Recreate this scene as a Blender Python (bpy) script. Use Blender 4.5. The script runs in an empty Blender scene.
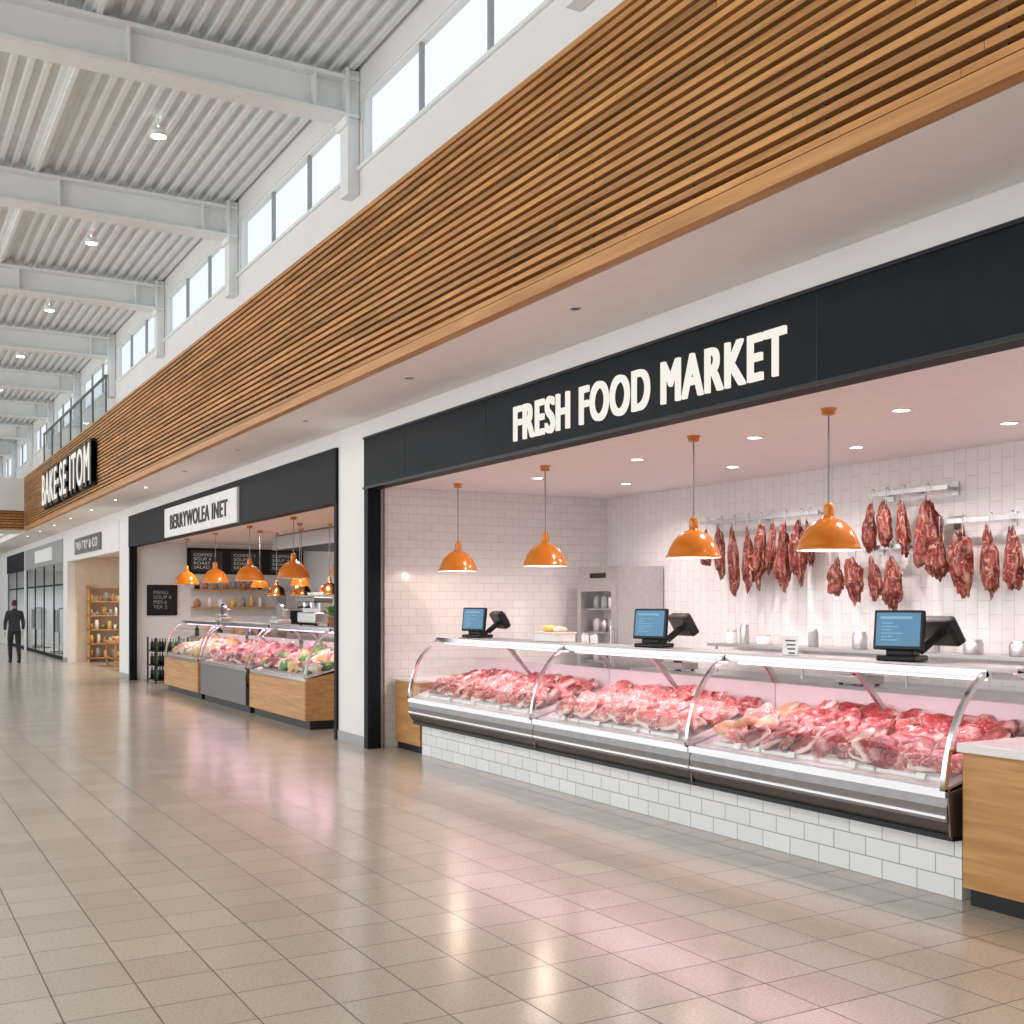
import bpy, bmesh, math, random
import numpy as np
from mathutils import Vector, Matrix, Euler, noise
random.seed(7)
S = bpy.context.scene
COL = S.collection
# ------------------------------------------------------------------ materials
def nmat(name):
    m = bpy.data.materials.new(name); m.use_nodes = True
    nt = m.node_tree; b = nt.nodes['Principled BSDF']
    return m, nt, b
def lk(nt, a, b): nt.links.new(a, b)
def pos(nt):
    return nt.nodes.new('ShaderNodeNewGeometry').outputs['Position']
def obc(nt):
    return nt.nodes.new('ShaderNodeTexCoord').outputs['Object']
def simple(name, col, rough=.5, metal=0, nz=0.06, nscale=6, bump=0, emis=None, es=0, coat=0, spec=None):
    m, nt, b = nmat(name)
    n = nt.nodes.new('ShaderNodeTexNoise'); n.inputs['Scale'].default_value = nscale; n.inputs['Detail'].default_value = 4
    lk(nt, pos(nt), n.inputs['Vector'])
    r = nt.nodes.new('ShaderNodeValToRGB')
    r.color_ramp.elements[0].position = .3; r.color_ramp.elements[1].position = .7
    r.color_ramp.elements[0].color = tuple(c*(1-nz) for c in col)+(1,)
    r.color_ramp.elements[1].color = tuple(min(1, c*(1+nz)) for c in col)+(1,)
    lk(nt, n.outputs['Fac'], r.inputs['Fac']); lk(nt, r.outputs['Color'], b.inputs['Base Color'])
    b.inputs['Roughness'].default_value = rough; b.inputs['Metallic'].default_value = metal
    b.inputs['Coat Weight'].default_value = coat
    if spec is not None: b.inputs['Specular IOR Level'].default_value = spec
    if bump:
        bp = nt.nodes.new('ShaderNodeBump'); bp.inputs['Strength'].default_value = bump; bp.inputs['Distance'].default_value = .01
        lk(nt, n.outputs['Fac'], bp.inputs['Height']); lk(nt, bp.outputs['Normal'], b.inputs['Normal'])
    if emis:
        b.inputs['Emission Color'].default_value = tuple(emis)+(1,); b.inputs['Emission Strength'].default_value = es
    return m
def tile(name, axes, bw, rh, mortar, c1, c2, cm, rough=.2, offset=.5, bump=.3, speck=0, rnoise=0, spec=.5):
    m, nt, b = nmat(name)
    sp = nt.nodes.new('ShaderNodeSeparateXYZ'); lk(nt, pos(nt), sp.inputs[0])
    cb = nt.nodes.new('ShaderNodeCombineXYZ')
    lk(nt, sp.outputs[axes[0]], cb.inputs[0]); lk(nt, sp.outputs[axes[1]], cb.inputs[1])
    br = nt.nodes.new('ShaderNodeTexBrick'); lk(nt, cb.outputs[0], br.inputs['Vector'])
    br.offset = offset; br.squash = 1
    br.inputs['Scale'].default_value = 1; br.inputs['Brick Width'].default_value = bw; br.inputs['Row Height'].default_value = rh
    br.inputs['Mortar Size'].default_value = mortar; br.inputs['Mortar Smooth'].default_value = .2
    br.inputs['Color1'].default_value = c1+(1,); br.inputs['Color2'].default_value = c2+(1,); br.inputs['Mortar'].default_value = cm+(1,)
    out = br.outputs['Color']
    if speck:
        n = nt.nodes.new('ShaderNodeTexNoise'); n.inputs['Scale'].default_value = 70; n.inputs['Detail'].default_value = 6
        lk(nt, pos(nt), n.inputs['Vector'])
        r = nt.nodes.new('ShaderNodeValToRGB'); r.color_ramp.elements[0].position = .35; r.color_ramp.elements[1].position = .6
        r.color_ramp.elements[0].color = (1-speck,)*3+(1,); r.color_ramp.elements[1].color = (1, 1, 1, 1)
        lk(nt, n.outputs['Fac'], r.inputs['Fac'])
        mx = nt.nodes.new('ShaderNodeMix'); mx.data_type = 'RGBA'; mx.blend_type = 'MULTIPLY'; mx.inputs['Factor'].default_value = 1
        lk(nt, out, mx.inputs['A']); lk(nt, r.outputs['Color'], mx.inputs['B']); out = mx.outputs['Result']
    lk(nt, out, b.inputs['Base Color'])
    mr = nt.nodes.new('ShaderNodeMapRange'); mr.inputs['To Min'].default_value = rough; mr.inputs['To Max'].default_value = .8
    lk(nt, br.outputs['Fac'], mr.inputs['Value'])
    ro = mr.outputs[0]
    if rnoise:
        n2 = nt.nodes.new('ShaderNodeTexNoise'); n2.inputs['Scale'].default_value = .6; n2.inputs['Detail'].default_value = 2
        lk(nt, pos(nt), n2.inputs['Vector'])
        ad = nt.nodes.new('ShaderNodeMath'); ad.operation = 'MULTIPLY_ADD'; ad.inputs[1].default_value = rnoise
        lk(nt, n2.outputs['Fac'], ad.inputs[0]); lk(nt, ro, ad.inputs[2]); ro = ad.outputs[0]
    lk(nt, ro, b.inputs['Roughness'])
    b.inputs['Specular IOR Level'].default_value = spec
    bp = nt.nodes.new('ShaderNodeBump'); bp.invert = True; bp.inputs['Strength'].default_value = bump; bp.inputs['Distance'].default_value = .004
    lk(nt, br.outputs['Fac'], bp.inputs['Height']); lk(nt, bp.outputs['Normal'], b.inputs['Normal'])
    return m
def woodmat(name, c1, c2, stretch=(14, .8, 14), rough=.45, tint=False):
    m, nt, b = nmat(name)
    mp = nt.nodes.new('ShaderNodeMapping'); mp.inputs['Scale'].default_value = stretch
    lk(nt, pos(nt), mp.inputs['Vector'])
    n = nt.nodes.new('ShaderNodeTexNoise'); n.inputs['Scale'].default_value = 1.5; n.inputs['Detail'].default_value = 8; n.inputs['Distortion'].default_value = .6
    lk(nt, mp.outputs[0], n.inputs['Vector'])
    r = nt.nodes.new('ShaderNodeValToRGB'); r.color_ramp.elements[0].position = .35; r.color_ramp.elements[1].position = .65
    r.color_ramp.elements[0].color = c1+(1,); r.color_ramp.elements[1].color = c2+(1,)
    lk(nt, n.outputs['Fac'], r.inputs['Fac']); out = r.outputs['Color']
    if tint:
        at = nt.nodes.new('ShaderNodeAttribute'); at.attribute_name = 'tint'
        mr = nt.nodes.new('ShaderNodeMapRange'); mr.inputs['To Min'].default_value = .72; mr.inputs['To Max'].default_value = 1.2
        lk(nt, at.outputs['Fac'], mr.inputs['Value'])
        mx = nt.nodes.new('ShaderNodeVectorMath'); mx.operation = 'SCALE'
        lk(nt, out, mx.inputs[0]); lk(nt, mr.outputs[0], mx.inputs['Scale']); out = mx.outputs[0]
    lk(nt, out, b.inputs['Base Color']); b.inputs['Roughness'].default_value = rough
    return m
def glassmat(name, tint=(1, 1, 1), base=.03, edge=.45):
    # thin glass: symmetric facing-based reflectance (same from both sides)
    m = bpy.data.materials.new(name); m.use_nodes = True; nt = m.node_tree; nt.nodes.clear()
    o = nt.nodes.new('ShaderNodeOutputMaterial'); t = nt.nodes.new('ShaderNodeBsdfTransparent'); g = nt.nodes.new('ShaderNodeBsdfGlossy')
    t.inputs[0].default_value = tint+(1,); g.inputs['Roughness'].default_value = .02
    f = nt.nodes.new('ShaderNodeLayerWeight'); f.inputs[0].default_value = .5
    pw = nt.nodes.new('ShaderNodeMath'); pw.operation = 'POWER'; pw.inputs[1].default_value = 5
    ml = nt.nodes.new('ShaderNodeMath'); ml.operation = 'MULTIPLY_ADD'; ml.inputs[1].default_value = edge; ml.inputs[2].default_value = base
    mx = nt.nodes.new('ShaderNodeMixShader')
    lk(nt, f.outputs['Facing'], pw.inputs[0]); lk(nt, pw.outputs[0], ml.inputs[0])
    lk(nt, ml.outputs[0], mx.inputs[0]); lk(nt, t.outputs[0], mx.inputs[1]); lk(nt, g.outputs[0], mx.inputs[2]); lk(nt, mx.outputs[0], o.inputs[0])
    return m
def emit(name, col, s):
    m = bpy.data.materials.new(name); m.use_nodes = True; nt = m.node_tree; nt.nodes.clear()
    o = nt.nodes.new('ShaderNodeOutputMaterial'); e = nt.nodes.new('ShaderNodeEmission'); e.inputs[0].default_value = col+(1,); e.inputs[1].default_value = s
    lk(nt, e.outputs[0], o.inputs[0]); return m
def meatmat(name, c_dark, c_light, fat=(.84, .66, .60), marb=.62, scale=22, coat=.15, rough=.42, vein=.75):
    m, nt, b = nmat(name)
    oc = obc(nt)
    n = nt.nodes.new('ShaderNodeTexNoise'); n.inputs['Scale'].default_value = 9; n.inputs['Detail'].default_value = 6
    lk(nt, oc, n.inputs['Vector'])
    r = nt.nodes.new('ShaderNodeValToRGB'); r.color_ramp.elements[0].position = .35; r.color_ramp.elements[1].position = .68
    r.color_ramp.elements[0].color = c_dark+(1,); r.color_ramp.elements[1].color = c_light+(1,)
    lk(nt, n.outputs['Fac'], r.inputs['Fac'])
    n2 = nt.nodes.new('ShaderNodeTexNoise'); n2.inputs['Scale'].default_value = scale; n2.inputs['Detail'].default_value = 4; n2.inputs['Distortion'].default_value = 1.8
    lk(nt, oc, n2.inputs['Vector'])
    r2 = nt.nodes.new('ShaderNodeValToRGB'); cr = r2.color_ramp
    cr.elements[0].position = .475; cr.elements[0].color = (0, 0, 0, 1); cr.elements[1].position = marb+.04; cr.elements[1].color = (1, 1, 1, 1)
    for p_, v_ in ((.5, vein), (.525, 0), (marb-.02, 0)):
        e = cr.elements.new(p_); e.color = (v_, v_, v_, 1)
    lk(nt, n2.outputs['Fac'], r2.inputs['Fac'])
    at = nt.nodes.new('ShaderNodeAttribute'); at.attribute_name = 'tint'
    ad = nt.nodes.new('ShaderNodeMath'); ad.operation = 'ADD'; ad.use_clamp = True
    lk(nt, r2.outputs['Color'], ad.inputs[0]); lk(nt, at.outputs['Fac'], ad.inputs[1])
    mx = nt.nodes.new('ShaderNodeMix'); mx.data_type = 'RGBA'; lk(nt, ad.outputs[0], mx.inputs['Factor'])
    lk(nt, r.outputs['Color'], mx.inputs['A']); mx.inputs['B'].default_value = fat+(1,)
    lk(nt, mx.outputs['Result'], b.inputs['Base Color'])
    b.inputs['Roughness'].default_value = rough; b.inputs['Coat Weight'].default_value = coat; b.inputs['Coat Roughness'].default_value = .25
    b.inputs['Specular IOR Level'].default_value = .35
    bp = nt.nodes.new('ShaderNodeBump'); bp.inputs['Strength'].default_value = .6; bp.inputs['Distance'].default_value = .006
    lk(nt, n2.outputs['Fac'], bp.inputs['Height']); lk(nt, bp.outputs['Normal'], b.inputs['Normal'])
    return m

M = {}
M['floor'] = tile('floor_tile', (0, 1), .34, .34, .0042, (.54, .475, .395), (.60, .535, .45), (.21, .18, .15), rough=.16, offset=0, bump=.3, speck=.14, rnoise=.05)
M['white'] = simple('white_paint', (.80, .79, .78), .6, nz=.02, nscale=2)
M['whiteR'] = simple('white_steel_paint', (.80, .82, .82), .45, nz=.02)
M['deck'] = simple('roof_deck_metal', (.74, .77, .77), .45, nz=.04)
M['soffit'] = simple('soffit_plaster', (.90, .85, .83), .7, nz=.02)
M['shopceil'] = simple('shop_ceiling_plaster', (.90, .82, .82), .6, nz=.02)
M['black'] = simple('fascia_black', (.008, .011, .015), .5, nz=.15, spec=.12)
M['blackm'] = simple('black_plastic', (.012, .013, .015), .4, nz=.1, spec=.3)
M['steel'] = simple('brushed_steel', (.56, .55, .55), .36, 1, nz=.05, nscale=20)
M['steeld'] = simple('dark_brushed_steel', (.20, .19, .19), .34, .9, nz=.08, nscale=12)
M['chrome'] = simple('chrome', (.74, .74, .76), .16, 1, nz=.02)
M['tileB'] = tile('tile_base', (1, 2), .26, .117, .004, (.80, .81, .82), (.74, .75, .76), (.36, .36, .37), rough=.12)
M['tileL'] = tile('tile_side_wall', (0, 2), .2, .1, .003, (.84, .81, .80), (.8, .77, .76), (.60, .56, .55), rough=.18, bump=.25)
M['tileK'] = tile('tile_back_wall', (2, 1), .24, .12, .003, (.84, .81, .80), (.80, .77, .76), (.60, .56, .55), rough=.18, bump=.25)
M['slat'] = woodmat('oak_slat', (.38, .165, .047), (.60, .29, .095), tint=True)
M['slatb'] = simple('slat_backing', (.075, .033, .012), .8)
M['oak'] = woodmat('oak_panel', (.42, .205, .065), (.56, .30, .11), stretch=(5, .9, 16))
M['oakh'] = woodmat('oak_lip', (.42, .19, .06), (.58, .285, .10), stretch=(10, .6, 10))
M['wtop'] = simple('white_worktop', (.8, .77, .75), .25, nz=.02)
M['glass'] = glassmat('clear_glass', (.985, .985, .985), .035, .45)
M['wglass'] = glassmat('window_glass', (.98, .99, 1), .02, .3)
M['dglass'] = glassmat('shop_glass', (.82, .88, .9), .05, .4)
M['orange'] = simple('orange_enamel', (.62, .18, .010), .22, nz=.03, coat=.5)
M['copper'] = simple('copper', (.8, .38, .15), .22, 1)
M['lampw'] = emit('lamp_glow', (1, .9, .78), 14)
M['down'] = emit('downlight_glow', (1, .93, .9), 25)
M['hallspot'] = emit('hall_spot_glow', (1, .98, .95), 40)
M['letter'] = emit('letter_glow', (1, .95, .85), .95)
M['led'] = emit('pink_led', (1, .6, .78), 3)
M['screen'] = simple('screen_blue', (.02, .08, .14), .2, emis=(.05, .17, .30), es=.8, nz=.2, nscale=9)
M['scrtxt'] = emit('screen_text', (.4, .7, .9), .7)
M['paper'] = simple('white_card', (.82, .82, .82), .6)
M['ink'] = simple('ink', (.05, .05, .05), .6)
M['display'] = simple('case_liner', (.66, .60, .61), .35, nz=.02)
M['beef'] = meatmat('beef', (.13, .004, .007), (.34, .018, .02), marb=.68, vein=.4)
M['steakm'] = meatmat('steak_marbled', (.24, .010, .012), (.44, .045, .04), marb=.61, vein=.9)
M['pork'] = meatmat('pork', (.46, .09, .08), (.62, .19, .16), marb=.59, fat=(.86, .68, .62))
M['chick'] = meatmat('poultry', (.60, .26, .14), (.72, .40, .24), marb=.66, fat=(.84, .68, .54), vein=.4)
M['cured'] = meatmat('cured_meat', (.07, .005, .004), (.23, .020, .012), fat=(.50, .24, .18), marb=.60, scale=14, coat=.05, rough=.5, vein=.5)
M['green'] = simple('leaf_green', (.10, .26, .05), .5, nz=.4, nscale=30)
M['cheese'] = simple('cheese_yellow', (.70, .46, .16), .5, nz=.1)
M['cream'] = simple('cream_food', (.74, .64, .52), .5, nz=.1, nscale=30)
M['skin'] = simple('skin', (.55, .34, .25), .5)
M['hair'] = simple('hair_dark', (.03, .02, .015), .6)
M['pot'] = simple('terracotta', (.45, .2, .1), .7)
M['beige'] = simple('beige_wall', (.74, .64, .52), .6)
M['greyp'] = simple('grey_stone', (.35, .35, .36), .4)
M['bluegrey'] = simple('blue_grey_wall', (.10, .13, .17), .5)
m, nt, b = nmat('dark_clothes')
sp = nt.nodes.new('ShaderNodeSeparateXYZ'); lk(nt, pos(nt), sp.inputs[0])
r = nt.nodes.new('ShaderNodeValToRGB'); r.color_ramp.interpolation = 'CONSTANT'
r.color_ramp.elements[0].color = (.012, .013, .018, 1); r.color_ramp.elements[1].position = .5; r.color_ramp.elements[1].color = (.03, .032, .042, 1)
mr = nt.nodes.new('ShaderNodeMath'); mr.operation = 'MULTIPLY'; mr.inputs[1].default_value = .56
lk(nt, sp.outputs[2], mr.inputs[0]); lk(nt, mr.outputs[0], r.inputs['Fac']); lk(nt, r.outputs['Color'], b.inputs['Base Color']); b.inputs['Roughness'].default_value = .8
M['clothes'] = m

# ------------------------------------------------------------------ mesh builder
_ico = {}
def ico(sub):
    if sub not in _ico:
        bm = bmesh.new(); bmesh.ops.create_icosphere(bm, subdivisions=sub, radius=1)
        _ico[sub] = ([tuple(v.co) for v in bm.verts], [tuple(v.index for v in f.verts) for f in bm.faces]); bm.free()
    return _ico[sub]
class MB:
    def __init__(s): s.v = []; s.f = []; s.m = []; s.sm = []; s.t = []; s.mats = []
    def mi(s, k):
        if k not in s.mats: s.mats.append(k)
        return s.mats.index(k)
    def add(s, vs, fs, k, smooth=False, tint=0):
        o = len(s.v); s.v += [tuple(v) for v in vs]
        s.t += (list(tint) if hasattr(tint, '__len__') else [tint]*len(vs))
        i = s.mi(k)
        for f in fs: s.f.append(tuple(o+a for a in f)); s.m.append(i); s.sm.append(smooth)
    def box(s, x0, x1, y0, y1, z0, z1, k, mtx=None, tint=0):
        vs = [(x0,y0,z0),(x1,y0,z0),(x1,y1,z0),(x0,y1,z0),(x0,y0,z1),(x1,y0,z1),(x1,y1,z1),(x0,y1,z1)]
        if mtx is not None: vs = [tuple(mtx @ Vector(v)) for v in vs]
        s.add(vs, [(0,3,2,1),(4,5,6,7),(0,1,5,4),(1,2,6,5),(2,3,7,6),(3,0,4,7)], k, tint=tint)
    def bbox(s, x0, x1, y0, y1, z0, z1, k, bv=.01, mtx=None):
        bm = bmesh.new(); bmesh.ops.create_cube(bm, size=1)
        for v in bm.verts: v.co = Vector(((x0+x1)/2+v.co.x*(x1-x0), (y0+y1)/2+v.co.y*(y1-y0), (z0+z1)/2+v.co.z*(z1-z0)))
        bmesh.ops.bevel(bm, geom=bm.edges[:], offset=bv, segments=2, profile=.5, affect='EDGES')
        vs = [v.co.copy() for v in bm.verts]
        bm.verts.index_update()
        if mtx is not None: vs = [mtx @ v for v in vs]
        s.add(vs, [tuple(v.index for v in f.verts) for f in bm.faces], k); bm.free()
    def prism(s, prof, y0, y1, k, smooth=False):
        n = len(prof); vs = [(x, y0, z) for x, z in prof]+[(x, y1, z) for x, z in prof]
        fs = [(i, (i+1) % n, n+(i+1) % n, n+i) for i in range(n)]+[tuple(range(n))[::-1], tuple(range(n, 2*n))]
        s.add(vs, fs, k, smooth)
    def sheet(s, prof, y0, y1, th, k, smooth=True):
        P = [Vector(p) for p in prof]; N = []
        for i in range(len(P)):
            d = (P[min(i+1, len(P)-1)]-P[max(i-1, 0)]).normalized(); N.append(Vector((-d.y, d.x)))
        a = [p+n*th/2 for p, n in zip(P, N)]; c = [p-n*th/2 for p, n in zip(P, N)]
        loop = a+c[::-1]
        n = len(loop); vs = [(p.x, y0, p.y) for p in loop]+[(p.x, y1, p.y) for p in loop]
        fs = [(i, (i+1) % n, n+(i+1) % n, n+i) for i in range(n)]
        s.add(vs, fs, k, smooth)
        m_ = len(P)
        ef = []
        for i in range(m_-1):
            ef.append((i, i+1, n-2-i, n-1-i)); ef.append((n+i, n+n-1-i, n+n-2-i, n+i+1))
        s.add(vs, ef, k, False)
    def skinsheet(s, prof, y0, y1, k):
        n = len(prof); s.add([(x, y0, z) for x, z in prof]+[(x, y1, z) for x, z in prof], [(i, i+1, n+i+1, n+i) for i in range(n-1)], k, True)
    def lathe(s, prof, c, k, seg=32, smooth=True, mtx=None):
        vs = []; fs = []
        for r_, z in prof:
            for j in range(seg):
                a = 2*math.pi*j/seg; v = Vector((c[0]+r_*math.cos(a), c[1]+r_*math.sin(a), c[2]+z)); vs.append(v if mtx is None else mtx @ v)
        for i in range(len(prof)-1):
            for j in range(seg):
                fs.append((i*seg+j, i*seg+(j+1) % seg, (i+1)*seg+(j+1) % seg, (i+1)*seg+j))
        s.add(vs, fs, k, smooth)
    def cyl(s, p0, p1, r_, k, seg=12, r2=None, cap=True):
        p0 = Vector(p0); p1 = Vector(p1); d = (p1-p0).normalized()
        u = d.orthogonal().normalized(); w = d.cross(u); r2 = r_ if r2 is None else r2
        vs = [p0+(u*math.cos(2*math.pi*j/seg)+w*math.sin(2*math.pi*j/seg))*r_ for j in range(seg)]+[p1+(u*math.cos(2*math.pi*j/seg)+w*math.sin(2*math.pi*j/seg))*r2 for j in range(seg)]
        s.add(vs, [(j, (j+1) % seg, seg+(j+1) % seg, seg+j) for j in range(seg)], k, True)
        if cap: s.add(vs, [tuple(range(seg))[::-1], tuple(range(seg, 2*seg))], k)
    def tube(s, pts, r_, k, seg=8):
        for a, c in zip(pts[:-1], pts[1:]): s.cyl(a, c, r_, k, seg)
    def blob(s, c, rad, rot, seed, k, amp=.18, fq=1.6, sub=3, fat=True, off=0):
        V, F = ico(sub); R = Euler(rot).to_matrix(); so = Vector((seed*3.17, seed*1.3, -seed*2.1)); a0 = (seed*2.4) % 6.28
        vs = []; ts = []
        for v in V:
            p = Vector(v); n1 = noise.noise(Vector((p.x, p.y, p.z*.4))*fq+so); n2 = noise.noise(p*5+so)
            q = p*(1+amp*1.6*n1)
            q = Vector((q.x*rad[0], q.y*rad[1], q.z*rad[2]*(1+.5*n2)))
            pr = math.hypot(p.x, p.y); an = math.atan2(p.y, p.x)
            t = 0
            if fat:
                t = max(0, min(1, (pr-.86)/.06))*(1 if math.cos(an-a0) > -.05+.3*n2 else 0)*.95
                if n1 > .40: t = max(t, .4)
            ts.append(t); vs.append(Vector(c)+R @ q)
        s.add(vs, F, k, True, ts)
    def build(s, name, origin=True, parent=None, bevel=0):
        me = bpy.data.meshes.new(name)
        A = np.array(s.v, dtype=float)
        o = np.zeros(3)
        if origin:
            o = np.array([(A[:,0].min()+A[:,0].max())/2, (A[:,1].min()+A[:,1].max())/2, A[:,2].min()])
        A = A-o
        me.from_pydata([tuple(a) for a in A], [], s.f)
        for k in s.mats: me.materials.append(M[k])
        me.polygons.foreach_set('material_index', s.m); me.polygons.foreach_set('use_smooth', s.sm)
        at = me.attributes.new('tint', 'FLOAT', 'POINT'); at.data.foreach_set('value', s.t)
        me.validate(); me.update()
        ob = bpy.data.objects.new(name, me); COL.objects.link(ob); ob.location = o
        if parent: setpar(ob, parent)
        return ob
def setpar(ob, p):
    ob.parent = p; ob.matrix_parent_inverse = Matrix.Translation(p.location).inverted()
def text(name, body, y_left, y_right, zb, zt, x, k, parent=None, ext=.01, bold=.0, face='-x', sc=1.0):
    """bold = extra stroke width in metres (shifted copies of each letter)"""
    cu = bpy.data.curves.new(name, 'FONT'); cu.body = body; cu.extrude = 0; cu.size = 1; cu.space_character = sc
    ob = bpy.data.objects.new(name, cu); COL.objects.link(ob); bpy.context.view_layer.update()
    me = bpy.data.meshes.new_from_object(ob); bpy.data.objects.remove(ob)
    A = np.array([v.co for v in me.vertices]); mn = A.min(0); mx = A.max(0)
    bm = bmesh.new(); bm.from_mesh(me); bmesh.ops.remove_doubles(bm, verts=bm.verts, dist=1e-5)
    g = bmesh.ops.extrude_face_region(bm, geom=bm.faces[:])
    for e in g['geom']:
        if isinstance(e, bmesh.types.BMVert): e.co.z -= 1
    bmesh.ops.recalc_face_normals(bm, faces=bm.faces)
    bm.verts.index_update()
    base = [v.co.copy() for v in bm.verts]; faces = [tuple(v.index for v in f.verts) for f in bm.faces]; bm.free()
    V = []; F = []
    offs = [(0, 0)] if not bold else [(a*bold, c*bold) for a in (-1, -.33, .33, 1) for c in (-1, 0, 1)]
    for n_, (oy, oz) in enumerate(offs):
        o = len(V); xx = x-.0002*n_
        for co_ in base:
            u = (co_.x-mn[0])/(mx[0]-mn[0]); w = (co_.y-mn[1])/(mx[1]-mn[1]); e = 0 if co_.z > -.5 else ext
            if face == '-x': V.append((xx+e-ext, y_left+(y_right-y_left)*u+oy, zb+(zt-zb)*w+oz))
            else: V.append((y_left+(y_right-y_left)*u+oy, xx+e-ext, zb+(zt-zb)*w+oz))
        F += [tuple(o+i for i in f) for f in faces]
    me2 = bpy.data.meshes.new(name); me2.from_pydata(V, [], F); me2.materials.append(M[k])
    ob = bpy.data.objects.new(name, me2); COL.objects.link(ob)
    if parent: setpar(ob, parent)
    return ob

# ------------------------------------------------------------------ room shell
YE = 60
m = MB(); m.box(-10, 9.6, -6, YE, -.1, 0, 'floor'); m.build('floor', False)
m = MB(); prof = []; x = -10.2; p = .15
while x < 4.42:
    prof += [(x, 6.80), (x+.05, 6.80), (x+.068, 6.855), (x+.132, 6.855)]; x += p
m.sheet(prof, -6, YE, .006, 'deck', smooth=False)
m.box(-10.3, 4.45, -6, YE, 6.90, 7.0, 'whiteR')
m.build('ceiling', False)
B0 = 10.35-4*4.1
BY = [B0+4.1*k for k in range(0, 16)] + [YE+.4]
WS, WT = 5.86, 6.54
m = MB()
m.box(4.15, 4.26, -6, YE, 5.285, WS, 'white')
m.box(4.15, 4.26, -6, YE, WT, 6.9, 'white')
for yb in BY[:-1]:
    m.box(4.152, 4.258, yb-.16, yb+.16, WS, WT, 'white')
m.box(4.12, 4.28, -6, YE, WS-.03, WS+.005, 'whiteR')
m.build('wall_clerestory', False)
for i, yb in enumerate(BY[:-2]):
    w = MB(); y0, y1 = yb+.16, yb+3.94
    w.box(4.165, 4.22, y0, y1, WS, WS+.03, 'whiteR'); w.box(4.165, 4.22, y0, y1, WT-.03, WT, 'whiteR')
    for j in range(4):
        yy = y0+(y1-y0-.04)*j/3; w.box(4.17, 4.21, yy, yy+.04, WS, WT, 'greyp' if j in (1, 2) else 'whiteR')
    w.add([(4.19, y0, WS+.03), (4.19, y1, WS+.03), (4.19, y1, WT-.03), (4.19, y0, WT-.03)], [(0, 1, 2, 3)], 'wglass')
    w.build('window_%d' % (i+1), False)
for i, yb in enumerate(BY[:-1]):
    w = MB()
    z0, z1 = 6.33, 6.72
    w.box(-10, 4.14, yb-.13, yb+.13, z0, z0+.035, 'whiteR'); w.box(-10, 4.14, yb-.13, yb+.13, z1-.035, z1, 'whiteR')
    w.box(-10, 4.14, yb-.015, yb+.015, z0+.035, z1-.035, 'whiteR')
    for xx in (-8, -6, -4, -2, 0, 2, 3.7): w.box(xx-.01, xx+.01, yb-.11, yb+.11, z0+.035, z1-.035, 'whiteR')
    w.box(4.03, 4.145, yb-.1, yb+.1, 5.60, 6.79, 'whiteR')
    w.box(4.0, 4.03, yb-.14, yb+.14, 6.25, 6.79, 'whiteR')
    w.build('roof_beam', True)
for xx in (-8, -5, -1.6, 1.75):
    w = MB(); w.box(xx-.05, xx+.05, -6, YE, 6.765, 6.795, 'whiteR'); w.box(xx-.02, xx+.02, -6, YE, 6.725, 6.765, 'whiteR'); w.build('roof_purlin')
m = MB()
m.box(-10.2, -10, -6, YE, 0, .6, 'white'); m.box(-10.2, -10, -6, YE, 6.0, 6.9, 'white')
for k in range(14): m.box(-10.2, -9.9, -6+k*4.95-.2, -6+k*4.95+.2, 0, 6.8, 'white')
m.build('wall_left', False)
m = MB(); m.box(-10.2, 9.6, -6.2, -6, 0, 6.9, 'white'); m.build('wall_back', False)
m = MB(); m.box(-10.2, 9.6, YE, YE+.2, 0, 3.8, 'bluegrey'); m.box(-10.2, 9.6, YE, YE+.2, 3.8, 5.3, 'white')
for k in range(8): m.box(-10+k*2.2-.1, -10+k*2.2+.1, YE, YE+.2, 5.3, 6.9, 'whiteR')
m.build('wall_end', False)
m = MB(); m.box(-10, 3.98, 35.4, 37.5, 3.78, 5.27, 'white')
for k in range(7): m.box(-10, 3.98, 35.33, 35.4, 3.78+k*.078, 3.78+k*.078+.05, 'slat', tint=random.random())
m.box(-10, 3.98, 35.38, 35.4, 3.78, 4.33, 'slatb')
m.build('wall_bridge', False)

# wood slat bulkhead
m = MB()
m.box(4.05, 4.15, -6, 35.3, 3.92, 5.24, 'slatb')
m.box(4.05, 4.06, -6, 35.3, 3.76, 3.92, 'slatb')
nsl = 21; z = 3.835; step = (5.24-3.835)/nsl
for i in range(nsl):
    y = -6-random.random()*2
    while y < 35.3:
        y2 = min(35.3, y+2.4+random.choice([0, .6, 1.2]))
        m.box(3.975, 4.035, max(y, -6)+.0015, y2-.0015, z+i*step+.014, z+i*step+.014+step*.56, 'slat', tint=random.random())
        y = y2
for k in range(-6, 36, 1): m.box(4.0, 4.05, k-.02, k+.02, 3.835, 5.22, 'slatb')
m.box(3.965, 4.05, -6, 35.3, 3.755, 3.838, 'oakh')
m.box(3.965, 4.15, -6, 35.3, 5.24, 5.28, 'oakh')
m.build('wood_slat_bulkhead', False)
m = MB(); m.box(4.0, 4.15, 35.32, YE, 3.95, 5.28, 'white'); m.build('wall_bulkhead', False)
m = MB(); m.box(4.062, 5.3, -6, YE, 3.757, 3.9, 'soffit')
m.build('ceiling_soffit', False)
m = MB(); m.box(5.02, 5.2, -6, YE, 3.56, 3.757, 'white'); m.build('wall_right_upper', False)
for a, c in ((12.12, 13.02), (25.5, 26.7), (34.3, 35.08), (-6, 1.5), (44.02, 44.38), (50.02, YE)):
    m = MB(); m.box(5.0, 5.2, a, c, 0, 3.56, 'white'); m.build('wall_right_pier', False)
m = MB()
for a, c in ((12.12, 13.02), (25.5, 26.7), (34.3, 35.08)): m.box(4.985, 5.0, a-.005, c+.005, 0, .12, 'greyp')
m.build('baseboard_right', False)
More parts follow.
